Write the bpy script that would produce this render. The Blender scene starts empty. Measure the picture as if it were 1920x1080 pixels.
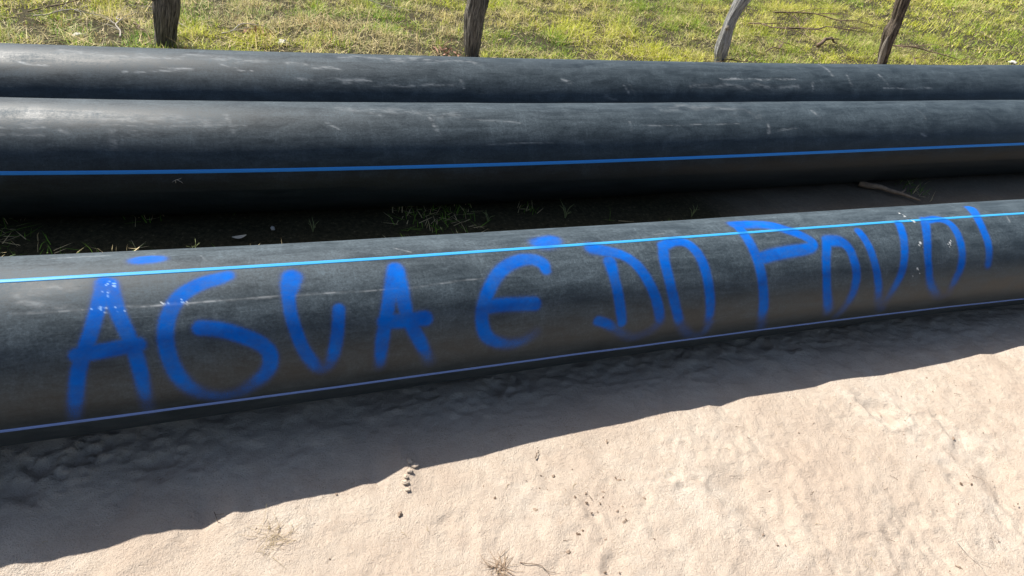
import bpy, bmesh, math, random
from mathutils import Vector, Matrix, Euler
import numpy as np

R = 0.25                                   # pipe radius
Y0 = math.radians(25.0)                    # heading of the pipe run
UU = np.array([math.cos(Y0), math.sin(Y0)]); NN = np.array([-math.sin(Y0), math.cos(Y0)])
PIPES = [[1.73619, 0.05459, -0.10929, -0.12147, 0.00614, -0.03342, 0.15079],
         [3.07188, -0.06265, 0.14997, -0.08035, -0.03838, 0.03097, 0.00673],
         [3.59875, -0.05846, 0.02803, -0.00516, 0.03224, 0.03267, 0.01613]]
RANGE = [(-1.1, 3.8), (-1.4, 5.6), (-1.5, 6.2)]

def _ext(s, lo, hi, f, df, decay):
    c = np.clip(s, lo, hi); d = s - c
    k = np.sign(d) * (1 - np.exp(-np.abs(d) * decay)) / decay if decay else d
    return f(c) + df(c) * k

def pipe_lat(k, s):
    d, y, c, e = PIPES[k][:4]; lo, hi = RANGE[k]
    return _ext(s, lo, hi, lambda t: d + y*t + c*t*t/10 + e*t**3/50, lambda t: y + 2*c*t/10 + 3*e*t*t/50, 0.35)

def pipe_low(k, s):                        # height of the underside of the pipe
    z0, z1, z2 = PIPES[k][4:]; lo, hi = RANGE[k]
    return _ext(s, lo, hi, lambda t: z0 + z1*t + z2*t*t/10, lambda t: z1 + 2*z2*t/10, 1.0)

EDGE = np.array([(-2.0, 0.012), (-0.626, 0.0191), (-0.605, 0.0212), (-0.532, 0.0077), (-0.409, 0.0026), (-0.326, 0.0113), (-0.253, 0.0058),
 (-0.191, -0.0075), (-0.11, 0.0121), (-0.077, 0.0061), (0.055, 0.0041), (0.173, 0.0006), (0.235, 0.0042), (0.273, -0.0007), (0.363, 0.02),
 (0.403, 0.0085), (0.601, 0.0055), (0.785, 0.0113), (0.901, 0.0125), (1.083, 0.0118), (1.321, 0.0178), (1.388, 0.0143), (1.48, 0.0163),
 (1.527, 0.0093), (1.646, 0.0208), (1.844, 0.0192), (1.972, 0.0193), (2.051, 0.03), (2.157, 0.0319), (2.32, 0.0322), (2.658, 0.0521),
 (2.848, 0.0719), (2.922, 0.069), (3.072, 0.0894), (3.6, 0.10), (6.0, 0.11)])

def sstep(a, b, x):
    t = np.clip((x - a) / (b - a), 0, 1); return t*t*(3 - 2*t)

def ground(s, l):                          # height of the ground, in pipe-run coordinates
    s = np.asarray(s, float); l = np.asarray(l, float)
    l1, l2, l3 = (pipe_lat(k, s) for k in range(3))
    z1, z2, z3 = (pipe_low(k, s) for k in range(3))
    sh = np.interp(s, EDGE[:, 0], EDGE[:, 1])
    smooth = np.interp(s, [-2, -0.6, 0.3, 1.3, 2.0, 3.1, 3.6, 6], [0.008, 0.008, 0.008, 0.014, 0.022, 0.085, 0.10, 0.11])
    le = l1 - 0.44
    front = smooth * sstep(-2.5, 0.6, l) + 1.35*(sh - smooth) * np.exp(-((l - le) / 0.10)**2)
    a = sstep(le - 0.05, l1 - 0.02, l)
    z = front*(1 - a) + (z1 + 0.004)*a
    b = sstep(l1 + 0.1, l2 - 0.3, l); z = z*(1 - b) + (z2 + 0.006)*b
    c = sstep(l2 + 0.05, l3 - 0.02, l); z = z*(1 - c) + (z3 + 0.004)*c
    return z

def world(s, l): return s*UU[0] + l*NN[0], s*UU[1] + l*NN[1]
def run(x, y): return x*UU[0] + y*UU[1], x*NN[0] + y*NN[1]
CAM_PITCH, CAM_ROLL, CAM_F, CAM_H = 0.587849, 0.170787, 1251.513, 1.60012

scene = bpy.context.scene
# ------------------------------------------------------------------ camera
cd = bpy.data.cameras.new('camera'); camera = bpy.data.objects.new('camera', cd); scene.collection.objects.link(camera)
cd.sensor_width = 36.0; cd.lens = 36.0 * CAM_F / 1920.0; cd.clip_start = 0.05; cd.clip_end = 3000
_f = Vector((0, math.cos(CAM_PITCH), -math.sin(CAM_PITCH))); _r0 = Vector((1, 0, 0)); _u0 = _r0.cross(_f)
_r = _r0*math.cos(CAM_ROLL) + _u0*math.sin(CAM_ROLL); _u = _r.cross(_f)
camera.matrix_world = Matrix(((_r.x, _u.x, -_f.x, 0), (_r.y, _u.y, -_f.y, 0), (_r.z, _u.z, -_f.z, CAM_H), (0, 0, 0, 1)))
scene.camera = camera
# ------------------------------------------------------------------ sky and sun
SUN_EL, SUN_DIR = math.radians(49.9), (-0.906, 0.423)
w = bpy.data.worlds.new('World'); scene.world = w; w.use_nodes = True
nt = w.node_tree; bg = nt.nodes['Background']; sky = nt.nodes.new('ShaderNodeTexSky')
sky.sky_type = 'NISHITA'; sky.sun_disc = False; sky.sun_elevation = SUN_EL
sky.sun_rotation = math.atan2(SUN_DIR[0], SUN_DIR[1]); sky.air_density = 1.0; sky.dust_density = 2.0
nt.links.new(sky.outputs[0], bg.inputs[0]); bg.inputs[1].default_value = 0.07
sd = bpy.data.lights.new('sun', 'SUN'); sd.energy = 5.0; sd.angle = math.radians(0.5); sd.color = (1.0, 0.955, 0.88)
sun = bpy.data.objects.new('sun', sd); scene.collection.objects.link(sun)
_d = Vector((SUN_DIR[0]*math.cos(SUN_EL), SUN_DIR[1]*math.cos(SUN_EL), math.sin(SUN_EL)))
sun.rotation_euler = _d.to_track_quat('Z', 'Y').to_euler()
scene.view_settings.view_transform = 'Standard'; scene.view_settings.look = 'None'
scene.view_settings.gamma = 1; scene.view_settings.exposure = 0.74

# ------------------------------------------------------------------ helpers
rnd = random.Random(7); rng = np.random.default_rng(11)
C = scene.collection

def hash2(ix, iy, seed):
    h = (ix.astype(np.int64)*374761393 + iy.astype(np.int64)*668265263 + seed*1442695041) & 0x7fffffff
    h = (h ^ (h >> 13)) * 1274126177 & 0x7fffffff
    return ((h ^ (h >> 16)) & 0xffffff) / float(0xffffff)

def noise2(x, y, seed=0):                  # smooth value noise, -1..1
    x = np.asarray(x, float); y = np.asarray(y, float)
    ix = np.floor(x); iy = np.floor(y); fx = x - ix; fy = y - iy
    fx = fx*fx*fx*(fx*(fx*6-15)+10); fy = fy*fy*fy*(fy*(fy*6-15)+10)
    a = hash2(ix, iy, seed); b = hash2(ix+1, iy, seed); c = hash2(ix, iy+1, seed); d = hash2(ix+1, iy+1, seed)
    return (a*(1-fx)*(1-fy) + b*fx*(1-fy) + c*(1-fx)*fy + d*fx*fy)*2 - 1

def fbm(x, y, seed=0, octaves=4):
    v = 0; a = 1; t = 0
    for i in range(octaves):
        v = v + a*noise2(x*2**i + 17.3*i, y*2**i - 9.1*i, seed+i); t += a; a *= 0.5
    return v/t

def mesh_from(name, V, F, mat=None, parent=None, smooth=True, uv=None, attrs=None):
    """V (n,3) array; F (m,k) array or list of index tuples"""
    me = bpy.data.meshes.new(name)
    V = np.asarray(V, dtype=np.float32)
    if isinstance(F, np.ndarray):
        k = F.shape[1]
        me.vertices.add(len(V)); me.vertices.foreach_set('co', V.ravel())
        me.loops.add(F.size); me.loops.foreach_set('vertex_index', F.ravel().astype(np.int32))
        me.polygons.add(len(F)); me.polygons.foreach_set('loop_start', np.arange(0, F.size, k, dtype=np.int32))
        me.update(calc_edges=True)
    else:
        me.from_pydata([tuple(v) for v in V], [], F)
    me.polygons.foreach_set('use_smooth', np.full(len(me.polygons), smooth))
    if uv is not None:
        li = np.empty(len(me.loops), dtype=np.int32); me.loops.foreach_get('vertex_index', li)
        l = me.uv_layers.new(name='UVMap'); l.data.foreach_set('uv', np.asarray(uv, dtype=np.float32)[li].ravel())
    for an, av in (attrs or {}).items():
        av = np.asarray(av, dtype=np.float32)
        if av.ndim == 1:
            a = me.attributes.new(an, 'FLOAT', 'POINT'); a.data.foreach_set('value', av)
        else:
            a = me.attributes.new(an, 'FLOAT_COLOR', 'POINT'); a.data.foreach_set('color', av.ravel())
    me.update()
    o = bpy.data.objects.new(name, me); C.objects.link(o)
    if mat: me.materials.append(mat)
    if parent: o.parent = parent
    return o

def tag(o, label=None, cat=None, group=None, kind=None):
    if label: o['label'] = label
    if cat: o['category'] = cat
    if group: o['group'] = group
    if kind: o['kind'] = kind
    return o

class NB:                                  # small node-tree builder
    def __init__(s, name):
        s.m = bpy.data.materials.new(name); s.m.use_nodes = True; s.t = s.m.node_tree
        s.p = s.t.nodes['Principled BSDF']
    def n(s, typ, **kw):
        nd = s.t.nodes.new('ShaderNode'+typ)
        for k, v in kw.items(): setattr(nd, k, v)
        return nd
    def l(s, a, b): s.t.links.new(a, b)
    def mapping(s, src, scale):
        m = s.n('Mapping'); m.inputs['Scale'].default_value = scale; s.l(src, m.inputs[0]); return m.outputs[0]
    def noise(s, vec, scale, detail=4, rough=0.55, dist=0):
        nd = s.n('TexNoise'); nd.inputs['Scale'].default_value = scale; nd.inputs['Detail'].default_value = detail
        nd.inputs['Roughness'].default_value = rough; nd.inputs['Distortion'].default_value = dist; s.l(vec, nd.inputs['Vector']); return nd.outputs[0]
    def ramp(s, fac, stops):
        nd = s.n('ValToRGB'); cr = nd.color_ramp
        while len(cr.elements) < len(stops): cr.elements.new(0.5)
        for e, (p, c) in zip(cr.elements, stops):
            e.position = p; e.color = (c, c, c, 1) if isinstance(c, (int, float)) else (*c, 1)
        s.l(fac, nd.inputs[0]); return nd.outputs[0]
    def math(s, op, a, b=None, clamp=False):
        nd = s.n('Math', operation=op); nd.use_clamp = clamp
        for i, v in enumerate((a, b)):
            if v is None: continue
            if isinstance(v, (int, float)): nd.inputs[i].default_value = v
            else: s.l(v, nd.inputs[i])
        return nd.outputs[0]
    def mix(s, fac, a, b, blend='MIX'):
        nd = s.n('Mix', data_type='RGBA', blend_type=blend)
        for i, v in ((0, fac), (6, a), (7, b)):
            if isinstance(v, (int, float)): nd.inputs[i].default_value = v
            elif isinstance(v, tuple): nd.inputs[i].default_value = (*v, 1)
            else: s.l(v, nd.inputs[i])
        return nd.outputs[2]
    def bump(s, h, strength, dist, normal=None):
        nd = s.n('Bump'); nd.inputs['Strength'].default_value = strength; nd.inputs['Distance'].default_value = dist
        s.l(h, nd.inputs['Height'])
        if normal: s.l(normal, nd.inputs['Normal'])
        return nd.outputs[0]
    def attr(s, name): a = s.n('Attribute'); a.attribute_name = name; return a

def simple_mat(name, col, rough=0.8, var=0.35, scale=60, bump=0.4, dist=0.002, stretch=(1, 1, 1)):
    b = NB(name); tc = b.n('TexCoord').outputs['Object']; v = b.mapping(tc, stretch)
    n1 = b.noise(v, scale, 5, 0.65)
    lo = tuple(c*(1-var) for c in col); hi = tuple(min(1, c*(1+var)) for c in col)
    b.l(b.ramp(n1, [(0.3, lo), (0.7, hi)]), b.p.inputs['Base Color']); b.p.inputs['Roughness'].default_value = rough
    b.l(b.bump(n1, bump, dist), b.p.inputs['Normal']); return b.m

# ------------------------------------------------------------------ ground
def ground_material():
    b = NB('sand_and_soil'); g = b.n('NewGeometry').outputs['Position']
    n1 = b.noise(g, 2.2, 5, 0.6); n2 = b.noise(g, 14, 6, 0.62); n3 = b.noise(g, 260, 3, 0.7); n4 = b.noise(g, 55, 5, 0.7)
    base = b.ramp(n1, [(0.32, (0.515, 0.415, 0.330)), (0.52, (0.565, 0.478, 0.390)), (0.70, (0.620, 0.548, 0.465))])
    base = b.mix(b.ramp(n2, [(0.42, 0.0), (0.70, 0.8)]), base, (0.50, 0.405, 0.325))
    base = b.mix(b.ramp(n3, [(0.35, 0.55), (0.5, 0.0)]), base, (0.40, 0.31, 0.23))
    speck = b.n('TexVoronoi'); speck.inputs['Scale'].default_value = 95; b.l(g, speck.inputs['Vector'])
    sp = b.math('MULTIPLY', b.ramp(speck.outputs['Distance'], [(0.07, 1.0), (0.16, 0.0)]), b.ramp(b.noise(g, 5.5, 3), [(0.47, 0.0), (0.62, 0.9)]))
    base = b.mix(sp, base, (0.14, 0.10, 0.07))
    sq = b.noise(g, 38, 3, 0.5, 2.2); sqm = b.math('MULTIPLY', b.ramp(b.math('ABSOLUTE', b.math('SUBTRACT', sq, 0.5)), [(0.004, 0.75), (0.014, 0.0)]), b.ramp(b.noise(g, 9, 3), [(0.53, 0.0), (0.62, 1.0)]))
    base = b.mix(sqm, base, (0.30, 0.215, 0.15))
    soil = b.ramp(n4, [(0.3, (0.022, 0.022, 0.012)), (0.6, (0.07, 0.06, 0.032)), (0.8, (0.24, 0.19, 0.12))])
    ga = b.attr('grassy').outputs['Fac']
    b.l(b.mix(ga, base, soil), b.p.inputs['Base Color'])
    b.p.inputs['Roughness'].default_value = 0.95; b.p.inputs['Specular IOR Level'].default_value = 0.15
    h = b.math('ADD', b.math('MULTIPLY', n2, 0.9), b.math('ADD', b.math('MULTIPLY', n4, 0.45), b.math('MULTIPLY', n3, 0.4)))
    b.l(b.bump(h, 0.95, 0.015), b.p.inputs['Normal']); return b.m

def axis_samples(parts):
    out = []
    for a, bb, st in parts: out += list(np.arange(a, bb - st*0.5, st))
    return np.array(out + [parts[-1][1]])

def dents(S, L):
    z = np.zeros_like(S); r = random.Random(3)
    def dent(s, l, rad, dep, ang=0, el=1.0):
        nonlocal z
        m = (abs(S-s) < rad*4) & (abs(L-l) < rad*4)
        if not m.any(): return
        a = (S[m]-s)*math.cos(ang) + (L[m]-l)*math.sin(ang); c = (-(S[m]-s)*math.sin(ang) + (L[m]-l)*math.cos(ang))/el
        wr = 1 + 0.55*noise2(S[m]/rad*0.9 + s*50, L[m]/rad*0.9, 91) + 0.25*noise2(S[m]/rad*2.6, L[m]/rad*2.6 + l*30, 92)
        q = np.sqrt(a*a + c*c)/rad*wr
        z[m] += -dep*np.exp(-q**2*1.2) + dep*0.3*np.exp(-((q-1.5)/0.5)**2)
    for i in range(330):                   # scuffs and old footprints in the loose sand
        dent(r.uniform(-1.6, 4.2), r.uniform(0.1, 1.75), r.uniform(0.008, 0.045), r.uniform(0.0015, 0.0065), r.uniform(0, 3.1), r.uniform(0.5, 1.8))
    for s, l, rad, dep in [(-0.58, 1.50, .035, .022), (-0.50, 1.53, .03, .02), (-0.44, 1.55, .02, .014), (-0.62, 1.44, .04, .015), (-0.30, 1.49, .03, .012),
                           (0.76, 1.60, .035, .012), (0.80, 1.57, .02, .01), (1.95, 1.62, .03, .012), (2.05, 1.58, .03, .012)]:
        dent(s, l, rad, dep, 0.3, 0.8)
    dent(2.14, 1.18, 0.07, 0.02, 2.2, 0.6)
    for s, l in [(1.35, 0.95), (1.75, 0.55), (0.9, 0.7), (2.3, 0.8), (0.2, 0.75), (2.9, 0.9), (1.1, 0.3)]:
        dent(s, l, 0.075, 0.013, r.uniform(0, 3), 1.9)
    return z

def build_ground():
    s = axis_samples([(-600, -60, 60), (-60, -10, 5), (-10, -3, 0.5), (-3, -1.6, 0.05), (-1.6, 4.1, 0.008), (4.1, 9, 0.05), (9, 30, 0.5), (30, 100, 7), (100, 700, 60)])
    l = axis_samples([(-600, -60, 60), (-60, -5, 5), (-5, -0.4, 0.2), (-0.4, 0.1, 0.02), (0.1, 1.75, 0.008), (1.75, 3.2, 0.02), (3.2, 9, 0.05), (9, 30, 0.5), (30, 100, 7), (100, 700, 60)])
    S, L = np.meshgrid(s, l, indexing='ij')
    Z = ground(S, L)
    near = np.exp(-np.maximum(0, np.abs(L-1.0)-6)/10) * np.exp(-np.maximum(0, np.abs(S-1)-8)/10)
    l1 = pipe_lat(0, S)
    shade = np.exp(-((L-(l1-0.18))/0.17)**2); Z = Z + shade*(0.007*fbm(S*16, L*22, 55, 4) - 0.006*np.abs(noise2(S*23, L*30, 57))*(fbm(S*3, L*3, 58, 2) > 0.0))
    edge = 1 - 0.75*np.exp(-((L-(l1-0.44))/0.07)**2)
    Z = Z + near*edge*(0.010*fbm(S*2.1, L*2.1, 5, 3)*(1-0.8*np.exp(-((L-(l1-0.44))/0.2)**2)) + 0.0075*fbm(S*8, L*8, 9, 4) + 0.0046*fbm(S*34, L*34, 19, 3)*sstep(-0.5, 0.4, fbm(S*3, L*3, 29, 2)))
    ridge = np.abs(noise2(S*7+2.0*noise2(S*3, L*3, 40), L*5, 41))
    Z += near*edge*0.004*(0.5-ridge)
    Z += dents(S, L)*edge
    Z = Z + 0.12*fbm(S*0.12, L*0.12, 77, 2)*sstep(9, 20, np.abs(L-2)+0*S)
    X, Y = world(S, L)
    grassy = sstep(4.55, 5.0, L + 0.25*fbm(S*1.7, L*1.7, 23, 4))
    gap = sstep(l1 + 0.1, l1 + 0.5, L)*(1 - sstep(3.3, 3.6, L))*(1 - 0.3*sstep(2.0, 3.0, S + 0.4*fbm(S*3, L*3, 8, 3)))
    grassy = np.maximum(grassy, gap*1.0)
    n, m = S.shape
    idx = np.arange(n*m).reshape(n, m)
    F = np.stack([idx[:-1, :-1], idx[1:, :-1], idx[1:, 1:], idx[:-1, 1:]], -1).reshape(-1, 4)
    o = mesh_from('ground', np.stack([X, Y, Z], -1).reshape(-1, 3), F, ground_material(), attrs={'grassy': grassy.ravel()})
    tag(o, 'pale loose sand in front of the pipes running into grassy soil behind', None, None, 'structure')
build_ground()

def gz(x, y):
    s, l = run(x, y); return float(ground(s, l))
# ------------------------------------------------------------------ pipes
def pipe_frame(k, s):
    lat = pipe_lat(k, s); x, y = world(s, lat); A = np.stack([x, y, pipe_low(k, s) + R], -1)
    e = 1e-3; x0, y0 = world(s-e, pipe_lat(k, s-e)); x1, y1 = world(s+e, pipe_lat(k, s+e))
    T = np.stack([x1-x0, y1-y0, pipe_low(k, s+e)-pipe_low(k, s-e)], -1); T /= np.linalg.norm(T, axis=-1, keepdims=True)
    N = np.cross(np.array([0, 0, 1.0]), T); N /= np.linalg.norm(N, axis=-1, keepdims=True)
    return A, T, N, np.cross(T, N)

def on_pipe(k, s, a, r=R):                 # a = angle above the front horizontal
    A, T, N, B = pipe_frame(k, s)
    return A - N*(r*np.cos(a))[..., None] + B*(r*np.sin(a))[..., None]

STROKES = [
 [(-0.319,1.644,0.0172,0.6),(-0.304,1.649,0.0202,0.9),(-0.279,1.657,0.0203,0.9),(-0.26,1.662,0.0175,0.6)],
 [(-0.388,1.289,0.0205,1),(-0.392,1.177,0.0189,1),(-0.406,0.944,0.0159,1),(-0.422,0.732,0.0158,1),(-0.437,0.58,0.0157,1),(-0.454,0.371,0.0157,1),(-0.465,0.142,0.0159,0.8),(-0.473,-0.027,0.0147,0.4),(-0.482,-0.215,0.0136,0.2)],
 [(-0.379,1.27,0.0205,1),(-0.369,1.106,0.0189,1),(-0.358,0.923,0.0161,1),(-0.342,0.726,0.0161,1),(-0.327,0.502,0.0162,1),(-0.321,0.328,0.0163,1),(-0.318,0.141,0.0151,0.6),(-0.316,-0.083,0.014,0.25),(-0.313,-0.279,0.0142,0.1)],
 [(-0.452,0.546,0.0169,1),(-0.421,0.557,0.0171,1),(-0.387,0.568,0.0172,1),(-0.352,0.584,0.0174,1),(-0.32,0.591,0.0175,1)],
 [(-0.093,1.291,0.0161,0.7),(-0.118,1.253,0.0189,1),(-0.157,1.21,0.0186,1),(-0.199,1.117,0.0183,1),(-0.229,0.993,0.0181,1),(-0.248,0.825,0.0179,1),(-0.256,0.634,0.0178,1),(-0.252,0.448,0.0179,1),(-0.242,0.281,0.018,0.9),(-0.221,0.105,0.0183,0.6),(-0.187,-0.056,0.0187,0.35),(-0.143,-0.145,0.019,0.3),(-0.096,-0.132,0.0192,0.3),(-0.053,-0.028,0.0192,0.35),(-0.018,0.114,0.0192,0.7),(-0.005,0.244,0.0191,1),(-0.008,0.374,0.019,1),(-0.031,0.48,0.0188,1),(-0.064,0.56,0.0187,1),(-0.11,0.644,0.0185,1),(-0.15,0.689,0.0183,1),(-0.173,0.704,0.0182,1)],
 [(0.074,1.198,0.0256,1),(0.066,1.106,0.024,1),(0.057,0.947,0.0163,1),(0.059,0.732,0.0162,1),(0.071,0.518,0.0163,1),(0.084,0.358,0.0164,1),(0.102,0.218,0.0165,0.8),(0.124,0.094,0.0167,0.35),(0.142,0.071,0.0153,0.3),(0.159,0.16,0.0153,0.4),(0.173,0.344,0.0167,0.9),(0.183,0.56,0.0167,1),(0.19,0.759,0.0167,1)],
 [(0.376,1.214,0.0225,1),(0.359,1.036,0.0222,1),(0.339,0.809,0.0188,1),(0.319,0.533,0.0187,1),(0.308,0.308,0.0188,1),(0.304,0.135,0.0158,0.7),(0.304,-0.01,0.0143,0.2)],
 [(0.378,1.191,0.0225,1),(0.379,0.926,0.0222,1),(0.387,0.631,0.019,1),(0.405,0.442,0.0191,1),(0.424,0.283,0.0193,1),(0.442,0.127,0.0162,0.5),(0.461,-0.049,0.0165,0.15)],
 [(0.318,0.564,0.0203,1),(0.354,0.562,0.0204,1),(0.402,0.561,0.0206,1),(0.443,0.556,0.0208,1)],
 [(0.884,1.488,0.027,0.6),(0.908,1.497,0.0307,0.85),(0.939,1.522,0.0309,0.7)],
 [(0.87,1.033,0.0175,0.9),(0.865,1.129,0.021,1),(0.829,1.205,0.021,1),(0.778,1.194,0.0208,1),(0.724,1.1,0.0205,1),(0.683,0.955,0.0202,1),(0.651,0.779,0.02,1),(0.63,0.598,0.0199,1),(0.626,0.432,0.0199,1),(0.639,0.263,0.0201,1),(0.671,0.147,0.0186,0.7),(0.721,0.078,0.0188,0.4),(0.771,0.099,0.0173,0.3),(0.815,0.198,0.0173,0.15)],
 [(0.632,0.611,0.0199,1),(0.685,0.624,0.0201,1),(0.749,0.612,0.0203,1),(0.811,0.595,0.0206,1)],
 [(1.117,1.061,0.0219,1),(1.118,0.841,0.0181,1),(1.124,0.618,0.0181,1),(1.133,0.394,0.0181,1),(1.144,0.194,0.0165,0.8)],
 [(1.069,1.313,0.0238,0.8),(1.119,1.247,0.0221,1),(1.174,1.16,0.0185,1),(1.218,0.986,0.0185,1),(1.25,0.742,0.0184,1),(1.273,0.518,0.0185,1),(1.292,0.286,0.0187,1),(1.303,0.139,0.0169,0.4)],
 [(1.047,0.262,0.0162,0.9),(1.077,0.218,0.0163,0.9),(1.119,0.111,0.0165,0.3),(1.195,-0.082,0.0169,0.2),(1.268,-0.026,0.017,0.2),(1.301,0.125,0.0169,0.3)],
 [(1.354,1.25,0.0191,1),(1.336,1.002,0.0188,1),(1.337,0.727,0.0187,1),(1.35,0.458,0.0187,1),(1.373,0.209,0.0171,0.9),(1.399,0.038,0.0173,0.25),(1.461,-0.218,0.0177,0.2),(1.516,-0.22,0.0178,0.2),(1.528,-0.005,0.0176,0.3)],
 [(1.354,1.25,0.0191,1),(1.406,1.322,0.0193,1),(1.454,1.285,0.0194,1),(1.481,1.128,0.0193,1),(1.493,0.933,0.0192,1),(1.499,0.71,0.0191,1),(1.505,0.475,0.0192,1),(1.513,0.231,0.0174,0.8),(1.518,0.05,0.0175,0.3)],
 [(1.737,1.639,0.0206,1),(1.732,1.379,0.0203,1),(1.734,1.122,0.02,1),(1.737,0.888,0.0198,1),(1.742,0.667,0.0198,1),(1.748,0.424,0.0199,1),(1.76,0.164,0.0201,1),(1.77,-0.002,0.0182,0.35),(1.802,-0.31,0.0187,0.2)],
 [(1.734,1.622,0.0268,1),(1.806,1.605,0.0291,1),(1.883,1.536,0.0271,1),(1.94,1.384,0.0229,1),(1.993,1.236,0.0187,1),(2.023,1.095,0.0187,1),(1.994,1.008,0.0206,1),(1.919,0.986,0.0224,1),(1.833,0.962,0.0222,1),(1.764,0.922,0.0219,1)],
 [(2.094,1.122,0.0188,1),(2.057,0.771,0.0186,1),(2.053,0.438,0.0186,1),(2.072,0.15,0.0188,0.8),(2.109,-0.106,0.0191,0.2)],
 [(2.101,1.111,0.023,1),(2.156,1.084,0.0232,1),(2.184,0.961,0.0189,1),(2.195,0.745,0.0189,1),(2.202,0.514,0.0189,1),(2.196,0.283,0.019,0.7),(2.185,0.04,0.0191,0.3),(2.168,-0.203,0.0194,0.2)],
 [(2.276,1.236,0.0172,1),(2.286,1.014,0.0171,1),(2.293,0.767,0.017,1),(2.305,0.523,0.017,1),(2.32,0.3,0.0171,0.7),(2.345,0.051,0.0173,0.25),(2.397,-0.205,0.0177,0.2)],
 [(2.504,1.329,0.0177,1),(2.487,1.126,0.0175,1),(2.468,0.894,0.0174,1),(2.45,0.668,0.0173,1),(2.436,0.498,0.0173,0.8),(2.416,0.31,0.0173,0.6),(2.396,0.11,0.0174,0.25),(2.387,-0.136,0.0176,0.15)],
 [(2.653,1.384,0.0181,1),(2.608,1.068,0.0177,1),(2.579,0.744,0.0175,1),(2.58,0.479,0.0175,0.8),(2.605,0.225,0.0177,0.5),(2.685,-0.058,0.0158,0.15),(2.734,-0.009,0.0158,0.12)],
 [(2.648,1.359,0.018,1),(2.718,1.39,0.0182,1),(2.761,1.294,0.0182,1),(2.772,1.106,0.018,1),(2.769,0.866,0.0179,1),(2.763,0.647,0.0178,0.8),(2.752,0.444,0.0179,0.7),(2.736,0.274,0.0179,0.5),(2.726,0.048,0.0158,0.15)],
 [(2.973,1.643,0.0213,1),(2.938,1.347,0.0185,1),(2.92,1.084,0.0183,1),(2.917,0.863,0.0182,1),(2.913,0.678,0.017,0.8),(2.905,0.471,0.017,0.6)]]

def paint_field(S, Aa):
    """amount of spray paint laid on the pipe, from the hand-drawn strokes (run metre, angle, half width, strength)"""
    P = np.zeros_like(S); arc = Aa*R
    for st in STROKES:
        # refine the stroke into a smooth curve
        p = np.array(st, float); p[:, 1] *= R
        t = np.arange(len(p)); tt = np.linspace(0, len(p)-1, (len(p)-1)*6+1)
        q = np.empty((len(tt), 4))
        for c in range(4):
            v = p[:, c]; vm = np.concatenate([[2*v[0]-v[1]], v, [2*v[-1]-v[-2]]])
            i = np.minimum(tt.astype(int), len(p)-2); f = tt - i
            p0, p1, p2, p3 = vm[i], vm[i+1], vm[i+2], vm[i+3]
            q[:, c] = 0.5*((2*p1)+(-p0+p2)*f+(2*p0-5*p1+4*p2-p3)*f**2+(-p0+3*p1-3*p2+p3)*f**3) if c < 2 else p1*(1-f)+p2*f
        lo = q[:, :2].min(0)-0.05; hi = q[:, :2].max(0)+0.05
        m = (S > lo[0]) & (S < hi[0]) & (arc > lo[1]) & (arc < hi[1])
        xs, ys = S[m], arc[m]; best = np.zeros_like(xs)
        for j in range(len(q)-1):
            a, b = q[j], q[j+1]; d = b[:2]-a[:2]; L2 = max(d@d, 1e-12)
            f = np.clip(((xs-a[0])*d[0]+(ys-a[1])*d[1])/L2, 0, 1)
            dist = np.hypot(xs-a[0]-f*d[0], ys-a[1]-f*d[1]); hw = 0.93*(a[2]*(1-f)+b[2]*f); op = (a[3]*(1-f)+b[3]*f)**0.85; hw = hw*(1 + 0.45*(1-op))
            v = op*np.clip(1 - sstep(0.20, 1.85, dist/hw), 0, 1) + op*0.17*np.exp(-(dist/(hw*2.1))**2)
            best = np.maximum(best, v)
        P[m] = np.maximum(P[m], best)
    return np.clip(P, 0, 1)

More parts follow.
